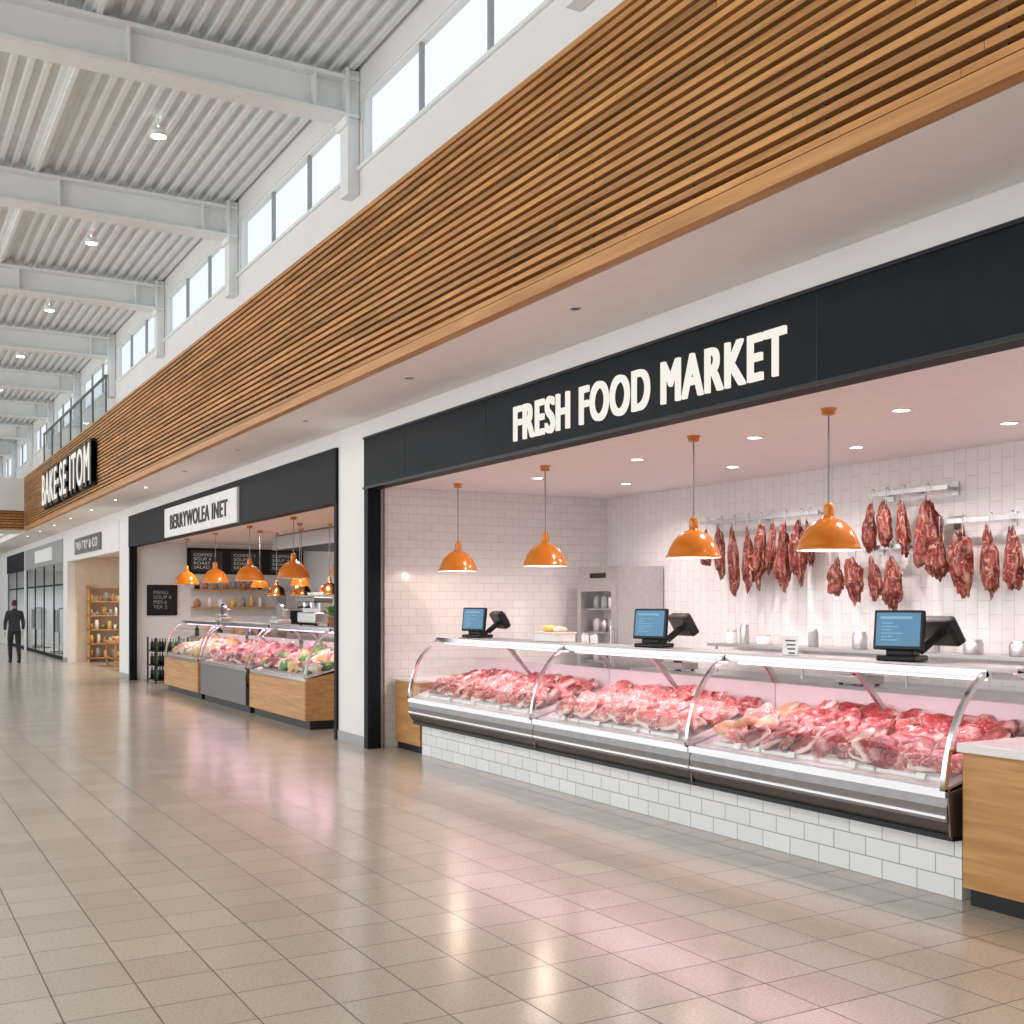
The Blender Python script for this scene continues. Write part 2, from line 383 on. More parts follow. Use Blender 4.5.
m = MB()
for k in range(12):
    y = 6.8+2.85*k
    m.lathe([(0, 0), (.03, 0), (.03, -.004), (.045, -.006), (.047, 0)], (4.4, y, 3.757), 'chrome', 20)
    m.lathe([(0, -.003), (.029, -.003)], (4.4, y, 3.757), 'down' if k > 4 else 'blackm', 20)
m.build('soffit_downlight_row')

def shopbox(tag, y0, y1, xb, zc, wl, wr, wb, ceil='shopceil'):
    m = MB(); m.box(5.2, xb, y1, y1+.08, 0, zc, wl); m.build('wall_%s_far' % tag, False)
    m = MB(); m.box(5.2, xb, y0-.08, y0, 0, zc, wr); m.build('wall_%s_near' % tag, False)
    m = MB(); m.box(xb, xb+.1, y0-.08, y1+.08, 0, zc, wb); m.build('wall_%s_back' % tag, False)
    m = MB(); m.box(5.13, xb+.1, y0-.08, y1+.08, zc, zc+.1, ceil); m.build('ceiling_%s' % tag, False)
shopbox('butcher', 1.5, 12.08, 8.3, 3.0, 'tileL', 'tileL', 'tileK')
shopbox('deli', 13.1, 25.5, 9.0, 3.0, 'white', 'white', 'white')
shopbox('pantry', 26.7, 34.3, 9.0, 3.0, 'beige', 'beige', 'beige')
shopbox('boutique', 35.1, 50, 9.0, 3.0, 'white', 'white', 'white')

# fascias and signs
m = MB()
m.box(4.96, 5.12, 1.5, 12.12, 2.96, 3.55, 'black')
m.box(4.945, 4.96, 1.5, 12.12, 2.96, 2.985, 'blackm'); m.box(4.945, 4.96, 1.5, 12.12, 3.53, 3.555, 'blackm')
m.box(4.96, 5.12, 12.0, 12.115, 0, 2.96, 'black')
for y in (3.1, 5.0, 9.2, 11.0): m.box(4.957, 4.96, y-.004, y+.004, 2.985, 3.53, 'blackm')
sg = m.build('butcher_storefront_sign')
text('lettering', 'FRESH FOOD MARKET', 8.63, 5.26, 3.078, 3.372, 4.958, 'letter', sg, ext=.02, bold=.0065, sc=1.12)
m = MB()
m.box(4.96, 5.12, 13.02, 25.5, 2.88, 3.55, 'black'); m.box(4.97, 5.12, 25.38, 25.5, 0, 2.88, 'black'); m.box(4.97, 5.12, 13.02, 13.1, 0, 2.88, 'black')
m.box(4.92, 4.96, 17.1, 21.9, 2.90, 3.44, 'paper')
sg = m.build('deli_storefront_sign')
text('lettering', 'BERRYWOLEA INET', 21.4, 17.6, 3.03, 3.29, 4.92, 'ink', sg, ext=.012, bold=.005, sc=1.12)
m = MB()
m.box(4.98, 5.12, 26.7, 34.3, 2.85, 3.55, 'white'); m.box(4.93, 4.98, 28.8, 32.6, 2.98, 3.4, 'steeld')
sg = m.build('pantry_storefront_sign')
text('lettering', 'PANTRY & CO', 32.3, 29.1, 3.08, 3.30, 4.93, 'paper', sg, bold=.004, sc=1.1)
m = MB()
m.box(4.98, 5.12, 35.1, 44, 2.87, 3.55, 'greyp'); m.box(4.94, 4.98, 37, 41, 3.0, 3.4, 'paper')
m.box(4.98, 5.12, 44.4, 50, 2.87, 3.55, 'black')
m.build('boutique_storefront_sign')
for a, n, st in ((35.1, 5, 2.21), (44.4, 3, 2.77)):
    m = MB(); e = a+(n-1)*st+.05
    m.add([(5.055, a+.03, .1), (5.055, e, .1), (5.055, e, 2.85), (5.055, a+.03, 2.85)], [(0, 1, 2, 3)], 'dglass')
    for k in range(n): m.box(5.035, 5.07, a+k*st, a+k*st+.05, 0, 2.85, 'black')
    m.box(5.03, 5.08, a, e, 0, .1, 'black'); m.box(5.035, 5.07, a, e, 2.2, 2.25, 'black')
    m.build('glazed_shopfront')
m = MB()
m.box(3.93, 3.97, 23.5, 30.3, 4.0, 4.06, 'blackm')
sg = m.build('mall_letter_sign')
text('letters_black', 'BAKE·SE ITOM', 30.3, 23.5, 4.06, 4.86, 3.95, 'blackm', sg, ext=.10, bold=.06, sc=1.15)
text('letters_white', 'BAKE·SE ITOM', 30.3, 23.5, 4.08, 4.84, 3.83, 'letter', sg, ext=.012, sc=1.15)
m = MB()
m.add([(3.985, 22.6, 5.31), (3.985, 31.2, 5.31), (3.985, 31.2, 5.98), (3.985, 22.6, 5.98)], [(0, 1, 2, 3)], 'dglass')
m.cyl((3.985, 22.6, 6.0), (3.985, 31.2, 6.0), .028, 'steeld')
for k in range(7):
    y = 22.6+k*8.6/6; m.box(3.97, 4.0, y-.03, y+.03, 5.28, 6.0, 'steeld')
m.build('glass_balustrade')

for k in range(9):
    w = MB(); y = 12.3+k*4.1; x = 2.7
    w.cyl((x, y, 6.795), (x, y, 6.70), .012, 'whiteR'); w.lathe([(.02, .1), (.07, .08), (.085, 0), (.075, .01)], (x, y, 6.60), 'whiteR', 24)
    w.lathe([(0, .01), (.075, .01)], (x, y, 6.595), 'hallspot', 24); w.build('high_bay_lamp')

# ------------------------------------------------------------------ display cases
def bez(p0, p1, p2, n=12):
    return [((1-t)**2*p0[0]+2*t*(1-t)*p1[0]+t*t*p2[0], (1-t)**2*p0[1]+2*t*(1-t)*p1[1]+t*t*p2[1]) for t in [i/n for i in range(n+1)]]
def case(name, y0, y1, xf, zb, endr=True, endl=True, body='steeld', led='led', jl=True):
    """refrigerated serving case; zb = underside height"""
    m = MB(); X = xf
    m.prism([(X+.06, zb), (X+.03, zb+.03), (X+.005, zb+.08), (X, zb+.16), (X+.01, zb+.22), (X+.10, zb+.24), (X+.9, zb+.42), (X+.9, zb)], y0, y1, body)
    m.box(X+.05, X+.88, y0, y1, zb-.03, zb+.002, 'blackm')
    m.box(X-.012, X+.03, y0, y1, zb+.215, zb+.262, 'chrome')
    m.box(X-.01, X+.006, y0, y1, zb+.10, zb+.115, 'chrome')
    m.prism([(X+.04, zb+.25), (X+.10, zb+.27), (X+.82, zb+.46), (X+.82, zb+.48), (X+.10, zb+.285), (X+.04, zb+.27)], y0+.02, y1-.02, 'display')
    m.box(X+.82, X+.86, y0, y1, zb+.4, zb+.68, 'display')
    m.add([(X+.84, y0, zb+.68), (X+.84, y1, zb+.68), (X+.84, y1, zb+.87), (X+.84, y0, zb+.87)], [(0, 1, 2, 3)], 'glass')
    zt = zb+.88
    m.box(X+.60, X+.92, y0, y1, zt, zt+.028, 'steel')
    m.add([(X+.35, y0, zt+.012), (X+.35, y1, zt+.012), (X+.6, y1, zt+.02), (X+.6, y0, zt+.02)], [(0, 1, 2, 3)], 'glass')
    m.box(X+.33, X+.37, y0, y1, zt-.02, zt+.03, 'chrome')
    m.box(X+.84, X+.92, y0, y1, zt-.06, zt, 'steel')
    cur = bez((X+.005, zb+.26), (X+.05, zb+.70), (X+.35, zt), 12)
    m.skinsheet(cur, y0+.01, y1-.01, 'glass')
    m.box(X+.38, X+.44, y0+.05, y1-.05, zt-.02, zt+.004, 'display')
    m.cyl((X+.41, y0+.06, zt-.03), (X+.41, y1-.06, zt-.03), .009, led, 8)
    nb = max(2, round((y1-y0)/1.1))
    for i in range(nb+1):
        y = y0+.03+(y1-y0-.06)*i/nb
        if 0 < i < nb:
            m.prism([(X+.80, zb+.50), (X+.83, zb+.50), (X+.50, zt), (X+.44, zt)], y-.015, y+.015, 'steel')
    rear = bez((X+.60, zt+.0), (X+.86, zt-.02), (X+.90, zb+.42), 8)
    for yy, on in ((y0, endr), (y1-.035, endl)):
        if on:
            m.sheet(bez((X-.005, zb+.25), (X+.04, zb+.72), (X+.35, zt+.01), 12), yy, yy+.03, .03, 'chrome')
    if endr:
        m.sheet(rear, y0-.0, y0+.03, .035, 'chrome')
        ep = cur+[(X+.6, zt), (X+.8, zt-.08), (X+.86, zb+.45)]
        m.add([(x_, y0+.006, z_) for x_, z_ in ep], [tuple(range(len(ep)))], 'glass')
        m.prism([(X+.02, zb), (X, zb+.24), (X+.9, zb+.42), (X+.9, zb)], y0-.012, y0, body)
    return m
Z0 = .37
cases = [(8.66, 11.30), (6.46, 8.65), (4.22, 6.45)]
for i, (a, c) in enumerate(cases):
    m = case('c', a, c, 5.15, Z0, endr=True, endl=(i == 0))
    m.build('meat_display_case')
m = MB(); m.box(5.30, 5.95, 4.24, 11.28, 0, .34, 'tileB'); m.build('tiled_counter_base', False)

def decz(x, xf, zb): return zb+.285+(x-xf-.10)*.27
def meatpile(name, y0, y1, xf, zb, kinds, n_rows=5, dens=.15, size=(.10, .085, .032), seed=0, trays=True):
    rnd = random.Random(seed); m = MB(); k = seed*100
    for r_ in range(n_rows):
        x = xf+.17+r_*(.54/(n_rows-1)); y = y0+.15
        while y < y1-.15:
            s_ = rnd.uniform(.8, 1.25); k += 1
            kk = rnd.choice(kinds(y, r_)) 
            t = -rnd.uniform(.35, .85); zz = decz(x, xf, zb)+.055*s_+rnd.uniform(0, .03)
            m.blob((x+rnd.uniform(-.025, .025), y, zz), (size[0]*s_*.9, size[1]*s_*rnd.uniform(.9, 1.4), size[2]*s_*rnd.uniform(.8, 1.3)), (rnd.uniform(-.35, .35), t, rnd.uniform(-.5, .5)), k, kk, amp=.34, sub=3)
            y += dens*s_*rnd.uniform(.75, 1.1)
    if trays:
        for j in range(int((y1-y0)/.5)):
            a = y0+.1+j*.5; m.prism([(xf+.09, decz(xf+.09, xf, zb)), (xf+.80, decz(xf+.80, xf, zb)), (xf+.80, decz(xf+.8, xf, zb)+.02), (xf+.09, decz(xf+.09, xf, zb)+.02)], a, a+.48, 'paper')
    return m
def kA(y, r_): return ['steakm', 'beef'] if y > 10.5 else (['steakm', 'pork'] if y > 9.7 else ['beef', 'steakm', 'pork'])
def kB(y, r_): return ['pork', 'pork', 'steakm'] if y > 7.6 else ['steakm', 'pork', 'steakm']
def kC(y, r_):
    if y > 6.0: return ['chick', 'pork', 'chick']
    return ['beef', 'steakm', 'steakm', 'beef'] if y > 5.0 else ['beef', 'beef', 'steakm']
for i, ((a, c), kk) in enumerate(zip(cases, (kA, kB, kC))):
    m = meatpile('x', a, c, 5.15, Z0, kk, 5, (.12, .14, .16)[i], ((.08, .075, .03), (.095, .09, .030), (.11, .095, .032))[i], seed=i+1)
    m.build('fresh_meat_cuts')
m = MB(); rnd = random.Random(3)
for (a, c) in cases:
    y = a+.2
    while y < c-.1:
        z = decz(5.25, 5.15, Z0)
        m.prism([(5.205, z+.0), (5.212, z+.0), (5.222, z+.035), (5.215, z+.035)], y, y+.06, 'paper'); y += .52
m.build('price_tag_set')

# end cabinets
m = MB()
m.box(5.22, 6.1, 2.2, 4.17, .1, .84, 'oak'); m.box(5.26, 6.06, 2.2, 4.15, 0, .1, 'blackm'); m.bbox(5.19, 6.13, 2.18, 4.19, .84, .89, 'wtop', .006)
for y in (2.85, 3.5): m.box(5.217, 5.22, y-.003, y+.003, .12, .82, 'slatb')
m.build('oak_service_counter')
m = MB()
m.box(5.30, 6.0, 11.34, 12.0, .08, .78, 'oak'); m.box(5.33, 6.0, 11.34, 12.0, 0, .08, 'blackm'); m.bbox(5.28, 6.02, 11.33, 12.04, .78, .81, 'wtop', .005)
m.build('oak_side_cabinet')

# ------------------------------------------------------------------ pendants
def pendant(x, y, zc, zb, r_=.22, cop='orange', name='pendant_lamp', seg=40):
    m = MB(); k = r_/.22
    out = [(.022, .300), (.034, .295), (.036, .235), (.052, .222), (.085, .208), (.118, .185), (.148, .155), (.174, .118), (.194, .078), (.207, .042), (.212, .022), (.222, .012), (.222, 0)]
    inn = [(.216, 0), (.205, .02), (.188, .075), (.165, .12), (.13, .165), (.07, .20), (0, .21)]
    m.lathe([(a*k, b_*k) for a, b_ in out+inn[:1]], (x, y, zb), cop, seg)
    m.lathe([(a*k, b_*k) for a, b_ in inn], (x, y, zb), 'display', seg)
    m.lathe([(0, .33*k), (.022*k, .33*k), (.03*k, .315*k), (.036*k, .29*k), (.038*k, .245*k)], (x, y, zb), cop, seg)
    m.cyl((x, y, zb+.33*k), (x, y, zc-.04), .006, 'steeld', 8)
    m.lathe([(.0, 0), (.045, 0), (.045, .03), (.055, .04), (.055, .045)], (x, y, zc-.045), cop, 24)
    m.lathe([(0, 0), (.02, .004), (.035, .02), (.042, .045), (.035, .07), (.02, .09), (.018, .12)], (x, y, zb+.03), 'lampw', 16)
    m.build(name)
PEND = [(5.78, 5.72), (5.78, 7.19), (5.78, 9.48), (5.78, 11.36)]
for x, y in PEND: pendant(x, y, 3.0, 2.02)
m = MB(); DL = [(x, y) for x in (6.25, 7.4) for y in (3.4, 5.5, 7.0, 8.6, 10.4)]
for x, y in DL:
    m.lathe([(.075, 0), (.075, -.008), (.06, -.010), (.055, -.002)], (x, y, 3.0), 'paper', 24)
    m.lathe([(0, -.003), (.056, -.003)], (x, y, 3.0), 'down', 24)
m.build('recessed_downlight_set')

# ------------------------------------------------------------------ hanging meats
def rail(y0, y1, z, items, x=8.1):
    m = MB()
    m.box(x-.012, x+.012, y0, y1, z-.02, z+.02, 'steel')
    n = 3
    for i in range(n):
        y = y0+.08+(y1-y0-.16)*i/(n-1); m.box(x+.012, 8.295, y-.015, y+.015, z-.012, z+.012, 'steel'); m.box(8.285, 8.299, y-.04, y+.04, z-.06, z+.06, 'steel')
    V, F = ico(4)
    for j, (yy, L, W) in enumerate(items):
        cx = x-.02
        pts = [(cx-.0+.02*math.cos(a), yy, z+.03+.02*math.sin(a)) for a in [math.pi*t/6 for t in range(-1, 7)]]
        m.tube(pts, .005, 'steel', 6); m.cyl((cx-.02, yy, z+.03), (cx-.02, yy, z-.12), .005, 'steel', 6)
        so = Vector((j*4.3+y0*7, z*5, j)); vs = []; ts = []
        kind = j % 3; W = W*.95
        for v in V:
            p = Vector(v); h = (1-p.z)/2   # 0 top, 1 bottom
            if kind == 0: wd = .30+.85*math.sin(min(1, h*1.15)*math.pi*.55)**1.3 if h < .85 else 1.02-.8*(h-.85)
            elif kind == 1: wd = .55+.45*math.sin(h*math.pi)
            else: wd = .35+.9*h if h < .6 else .89-.5*(h-.6)
            n1 = noise.noise(Vector((p.x*1.6, p.y*1.6, p.z*2.2))+so); n2 = noise.noise(Vector((p.x*4.5, p.y*4.5, p.z*6))+so); n3 = noise.noise(Vector((p.x*9, p.y*9, p.z*9))+so)
            zz = math.copysign(abs(p.z)**.8, p.z)
            q = Vector((p.x*W*.36*wd, p.y*W*.5*wd*(1+.15*n1), zz*L/2))*(1+.30*n1+.18*n2+.09*n3)
            q.y += .03*math.sin(h*3+j); vs.append(Vector((cx-.02, yy, z-.08-L/2))+q)
            ts.append(.7 if n2 > .30 else (.3 if n1 > .42 else 0))
        m.add(vs, F, 'cured', True, ts)
    m.build('hanging_meat_rail')
def ys(a, b_, n): return [a+(b_-a)*i/(n-1) for i in range(n)]
rail(8.15, 9.95, 2.55, [(y, l, w) for y, l, w in zip([9.8, 9.56, 9.36, 9.14, 8.95, 8.77, 8.58, 8.36, 8.24], [.4, .55, .72, .68, .62, .5, .66, .6, .45], [.15, .15, .17, .16, .17, .14, .18, .2, .12])])
rail(6.62, 7.5, 2.66, [(7.44, .45, .14), (7.27, .42, .15), (7.08, .50, .16), (6.82, .62, .26)])
rail(5.5, 6.75, 2.36, [(6.68, .42, .2), (6.44, .56, .23), (6.18, .55, .20), (5.98, .52, .16), (5.75, .5, .2)])
rail(7.1, 7.98, 2.17, [(7.86, .36, .17), (7.64, .42, .19), (7.42, .40, .17), (7.22, .48, .19)])

# fridge
m = MB()
x0, x1, a, c = 7.62, 8.28, 10.87, 11.70
m.box(x0+.34, x1, a, c, .1, 2.1, 'steel')
m.box(x0, x0+.34, a, a+.05, .24, 1.88, 'steel'); m.box(x0, x0+.34, c-.05, c, .24, 1.88, 'steel'); m.box(x0, x0+.34, a, c, 1.88, 2.1, 'steel'); m.box(x0, x0+.34, a, c, .1, .24, 'steel')
m.box(x0+.33, x0+.339, a+.05, c-.05, .24, 1.88, 'display')
m.box(x0-.03, x0, a+.01, a+.09, .24, 1.88, 'steel'); m.box(x0-.03, x0, c-.09, c-.01, .24, 1.88, 'steel'); m.box(x0-.03, x0, a+.09, c-.09, 1.80, 1.88, 'steel'); m.box(x0-.03, x0, a+.09, c-.09, .24, .32, 'steel')
m.box(x0-.006, x0, a+.25, c-.25, 1.96, 2.02, 'blackm')
m.add([(x0-.015, a+.09, .32), (x0-.015, c-.09, .32), (x0-.015, c-.09, 1.8), (x0-.015, a+.09, 1.8)], [(0, 1, 2, 3)], 'glass')
m.cyl((x0+.02, a+.12, .35), (x0+.02, a+.12, 1.78), .012, 'down', 8)
for z in (.6, .95, 1.3, 1.58):
    m.box(x0+.04, x0+.33, a+.05, c-.05, z, z+.015, 'steel')
    for q in range(4): m.lathe([(0, 0), (.05, 0), (.05, .12), (.03, .16), (0, .16)], (x0+.16, a+.18+q*.16, z+.015), ['display', 'greyp', 'greyp', 'steel'][(q+int(z*10)) % 4], 12)
m.cyl((x0-.06, a+.05, .85), (x0-.06, a+.05, 1.4), .012, 'chrome'); m.cyl((x0-.06, a+.05, .9), (x0-.03, a+.05, .9), .008, 'chrome'); m.cyl((x0-.06, a+.05, 1.35), (x0-.03, a+.05, 1.35), .008, 'chrome')
for xx in (x0+.08, x1-.08):
    for yy in (a+.08, c-.08): m.cyl((xx, yy, 0), (xx, yy, .1), .02, 'steeld')
m.build('upright_refrigerator')

# back prep counter with shelf
m = MB()
m.box(7.6, 8.28, 3.0, 10.6, .86, .92, 'steel'); m.box(7.66, 8.28, 3.0, 10.6, .1, .5, 'steel'); m.box(7.64, 8.28, 3.0, 10.6, .5, .86, 'steeld')
m.box(7.9, 8.28, 3.0, 9.6, 1.20, 1.23, 'steel')
for y in ys(3.1, 9.5, 6): m.cyl((7.95, y, .92), (7.95, y, 1.2), .015, 'steel')
for y in ys(3.1, 10.5, 7): m.cyl((7.7, y, 0), (7.7, y, .1), .02, 'steeld')
m.build('steel_prep_counter')
def jar(x, y, z, r_, h, k, lid='steel', name='storage_jar'):
    m = MB(); m.lathe([(0, 0), (r_*.95, 0), (r_, .01), (r_, h*.8), (r_*.8, h*.88)], (x, y, z), k, 20); m.lathe([(r_*.85, h*.86), (r_*.85, h), (0, h)], (x, y, z), lid, 20); m.build(name)
for y, k, h, r_ in ((9.4, 'paper', .14, .06), (9.2, 'steel', .2, .05), (8.9, 'paper', .1, .08), (8.2, 'greyp', .17, .05), (7.6, 'steel', .16, .07), (7.35, 'paper', .13, .05), (6.9, 'paper', .12, .06), (6.75, 'greyp', .2, .05), (6.35, 'steel', .12, .08), (5.9, 'steel', .12, .09), (5.6, 'paper', .18, .06), (5.3, 'greyp', .14, .07)):
    jar(8.08, y, 1.231, r_, h, k)
def scale(x, y, z):
    m = MB(); m.bbox(x-.10, x+.14, y-.18, y+.18, z+.02, z+.09, 'steel', .01); m.bbox(x-.09, x+.13, y-.17, y+.17, z+.11, z+.125, 'chrome', .004); m.cyl((x, y, z+.09), (x, y, z+.11), .05, 'blackm')
    for dx in (-.08, .10):
        for dy in (-.13, .13): m.cyl((x+dx, y+dy, z), (x+dx, y+dy, z+.02), .02, 'blackm')
    m.build('weighing_scale')
scale(7.74, 9.9, .921); scale(7.74, 7.3, .921)

# ------------------------------------------------------------------ POS terminals on the case top
ZT = Z0+.88+.03
def pos_terminal(x, y, s_=1, ang=.35):
    R = Matrix.Translation((x, y, ZT)) @ Matrix.Rotation(ang, 4, 'Z')
    m = MB()
    m.bbox(-.10, .14, -.13, .13, 0, .035, 'blackm', .012, R)
    m.bbox(-.04, .10, -.09, .09, .03, .075, 'blackm', .012, R)
    m.box(.0, .04, -.04, .04, .05, .16, 'blackm', R)
    T = R @ Matrix.Translation((-.03, 0, .20)) @ Matrix.Rotation(.13, 4, 'Y')
    m.bbox(-.02, .02, -.165, .165, -.13, .13, 'blackm', .01, T)
    m.box(-.0225, -.02, -.145, .145, -.105, .112, 'screen', T)
    rnd = random.Random(int(y*10))
    for i in range(6):
        z = .04-i*.022; w = rnd.uniform(.05, .16); m.box(-.0235, -.0225, .11-w, .11, z, z+.006, 'scrtxt', T)
    m.box(-.0235, -.0225, -.09, .12, .07, .088, 'scrtxt', T)
    T2 = R @ Matrix.Translation((.18, -.20, .20)) @ Matrix.Rotation(-.5, 4, 'Z') @ Matrix.Rotation(-.55, 4, 'Y')
    m.bbox(-.05, .03, -.15, .15, -.10, .10, 'blackm', .02, T2)
    m.bbox(-.03, .05, -.11, .11, -.07, .07, 'blackm', .02, T2)
    m.cyl(R @ Vector((.10, -.08, .06)), R @ Vector((.18, -.18, .17)), .03, 'blackm')
    m.build('pos_terminal')
pos_terminal(5.86, 5.16); pos_terminal(5.86, 7.84); pos_terminal(5.86, 11.07)
def card(x, y, w=.14, h=.17):
    m = MB(); T = Matrix.Translation((x, y, ZT+.0005)) @ Matrix.Rotation(.35, 4, 'Z')
    m.box(-.002, .002, -w/2, w/2, .001, h, 'paper', T @ Matrix.Rotation(.12, 4, 'Y')); m.box(-.0, .06, -w/2, w/2, 0, .006, 'paper', T)
    for i in range(4): m.box(-.0035, -.002, -w/2+.02, w/2-.02-.01*i, h-.04-i*.03, h-.03-i*.03, 'ink', T @ Matrix.Rotation(.12, 4, 'Y'))
    m.build('counter_notice_card')
card(5.80, 6.12, .12, .14)
# white food box with bread and cheese piled on top
m = MB(); m.bbox(5.80, 6.02, 9.30, 9.72, ZT+.001, ZT+.085, 'paper', .008); m.bbox(5.79, 6.03, 9.29, 9.73, ZT+.075, ZT+.095, 'cream', .004)
m.blob((5.90, 9.60, ZT+.125), (.06, .08, .035), (0, 0, .3), 3, 'cheese', amp=.08, sub=3, fat=False); m.blob((5.92, 9.43, ZT+.12), (.06, .07, .03), (0, 0, 1), 4, 'cream', amp=.1, sub=3, fat=False)
m.build('boxed_cheese_display')
for y in (8.95, 8.8): jar(5.9, y, ZT, .035, .09, 'paper', 'steel', 'seasoning_pot')

# ------------------------------------------------------------------ deli (second shop)
ZD = .42
mods = [(19.7, 22.2, 'oak'), (16.85, 19.5, 'steeld'), (14.2, 16.65, 'oak')]
for i, (a, c, bd) in enumerate(mods):
    m = case('c', a, c, 5.0, ZD, endr=True, endl=True, body=bd)
    dc = m.build('deli_display_case')
    m = MB(); m.box(4.985, 4.999, a, c, .12, ZD+.20, bd); m.box(4.999, 5.9, a, c, .12, ZD-.032, bd); m.box(5.06, 5.86, a+.01, c-.01, 0, .12, 'blackm')
    if bd == 'oak': m.box(4.985, 5.9, a-.03, a-.014, .12, ZD+.22, bd)
    m.build('plinth', parent=dc)
kinds = [['cheese', 'chick', 'cream'], ['pork', 'steakm', 'pork', 'beef'], ['green', 'green', 'pork', 'beef', 'cheese', 'cream']]
for i, (a, c, bd) in enumerate(mods):
    kd = kinds[i]
    q = meatpile('x', a, c, 5.0, ZD, lambda y, r_: kd, 4, .17, (.10, .10, .05), seed=11+i, trays=False)
    q.build('deli_food_selection')
for y in (14.6, 16.9, 19.2, 21.4, 23.6): pendant(5.75, y, 3.0, 2.02+.03, .26)
for y in (15.2, 16.6, 18.0, 19.4, 20.8): pendant(6.75, y, 3.0, 1.80, .20, 'copper')
for y in (15.8, 18.2, 20.4): pendant(6.3, y, 3.0, 1.95, .17, 'orange')
m = MB(); m.box(7.1, 8.9, 14.5, 22, 2.72, 2.98, 'blackm'); m.box(7.05, 7.1, 14.5, 22, 2.72, 2.98, 'steel'); m.build('extractor_hood')
m = MB(); m.box(8.3, 8.95, 14, 23, 0, .9, 'oak'); m.bbox(8.27, 8.97, 13.98, 23.02, .9, .94, 'steel', .005)
for z in (1.45, 1.85): m.box(8.7, 8.98, 14, 23, z, z+.03, 'oak')
bc = m.build('deli_back_counter')
rnd = random.Random(9); m = MB()
for z in (.94, 1.48, 1.88):
    y = 14.1
    while y < 22.8:
        r_ = rnd.uniform(.04, .09); h = rnd.uniform(.12, .30); m.lathe([(0, 0), (r_, 0), (r_, h*.7), (r_*.4, h*.85), (r_*.4, h), (0, h)], (8.83, y, z), rnd.choice(['paper', 'steel', 'cheese', 'pot', 'greyp', 'green']), 12); y += rnd.uniform(.18, .34)
m.build('bottles_and_jars', parent=bc)
m = MB()
m.box(6.3, 8.2, 24.8, 25.48, .1, .9, 'steel'); m.bbox(6.27, 8.22, 24.77, 25.49, .9, .94, 'steel', .005); m.box(6.33, 8.18, 24.85, 25.48, 0, .1, 'blackm')
for x in (6.9, 7.5): m.box(x-.004, x+.004, 24.795, 24.8, .15, .88, 'blackm')
for z in (1.55, 1.95):
    m.box(6.3, 8.15, 25.2, 25.48, z, z+.03, 'oak')
rnd = random.Random(14)
for z in (.94, 1.58, 1.98):
    x = 6.4
    while x < 8.05:
        r_ = rnd.uniform(.04, .08); h = rnd.uniform(.12, .28); m.lathe([(0, 0), (r_, 0), (r_, h*.7), (r_*.5, h*.85), (r_*.5, h), (0, h)], (x, 25.33, z), rnd.choice(['paper', 'steel', 'cheese', 'pot', 'greyp', 'blackm']), 12); x += rnd.uniform(.17, .3)
m.build('kitchen_worktop_unit')
m = MB(); m.bbox(8.25, 8.95, 24.7, 25.4, .1, 1.95, 'steel', .01); m.box(8.33, 8.87, 24.685, 24.7, 1.0, 1.5, 'blackm'); m.box(8.33, 8.87, 24.685, 24.7, .3, .8, 'blackm'); m.cyl((8.33, 24.66, 1.56), (8.87, 24.66, 1.56), .015, 'chrome')
for x in (8.3, 8.9):
    for y in (24.75, 25.35): m.cyl((x, y, 0), (x, y, .11), .02, 'blackm')
m.build('steel_oven_stack')
m = MB(); m.box(6.2, 8.9, 25.44, 25.498, 2.32, 2.9, 'blackm')
for x in (6.3, 7.2, 8.1): m.box(x, x+.7, 25.43, 25.44, 2.38, 2.84, 'ink')
mb_ = m.build('menu_board')
for x in (6.35, 7.25, 8.15): text('menu_text', 'COFFEE 3\nSOUP 4\nROAST 6\nSALAD 5', x, x+.5, 2.44, 2.78, 25.429, 'paper', mb_, ext=.002, face='-y')
m = MB(); zt = ZD+.88+.03
m.bbox(5.62, 5.9, 15.6, 16.35, zt+.04, zt+.20, 'steel', .02); m.bbox(5.7, 5.9, 15.6, 16.35, zt+.18, zt+.36, 'steel', .02); m.bbox(5.6, 5.9, 15.58, 16.37, zt+.34, zt+.43, 'steeld', .02)
for y in (15.8, 16.1): m.cyl((5.66, y, zt+.34), (5.66, y, zt+.27), .035, 'chrome'); m.cyl((5.66, y, zt+.28), (5.54, y, zt+.27), .014, 'blackm')
for x in (5.66, 5.86):
    for y in (15.65, 16.3): m.cyl((x, y, zt), (x, y, zt+.05), .02, 'blackm')
for y in (15.7, 15.85, 16.0, 16.15): m.lathe([(0, 0), (.03, 0), (.04, .06), (.036, .06), (.028, .005)], (5.75, y, zt+.43), 'paper', 16)
m.build('espresso_machine')
def plant(x, y, z):
    m = MB(); m.lathe([(0, 0), (.06, 0), (.085, .13), (.09, .13), (.09, .15), (.078, .15), (.075, .13), (0, .12)], (x, y, z), 'pot', 20)
    rnd = random.Random(int(y))
    for i in range(60):
        a = rnd.uniform(0, 6.28); t = rnd.uniform(.1, 1.2); L = rnd.uniform(.12, .24); b0 = Vector((x, y, z+.13)); d = Vector((math.sin(t)*math.cos(a), math.sin(t)*math.sin(a), math.cos(t)))
        sd = d.cross(Vector((0, 0, 1))).normalized()*.022; p1 = b0+d*L*.6; p2 = b0+d*L-Vector((0, 0, .03))
        m.cyl(b0, p1, .0025, 'green', 5, cap=False); m.add([p1-d*.03, p1+sd+d*.02, p2, p1-sd+d*.02], [(0, 1, 2, 3)], 'green')
    m.build('potted_herb')
plant(5.75, 14.75, zt); plant(5.78, 15.25, zt)
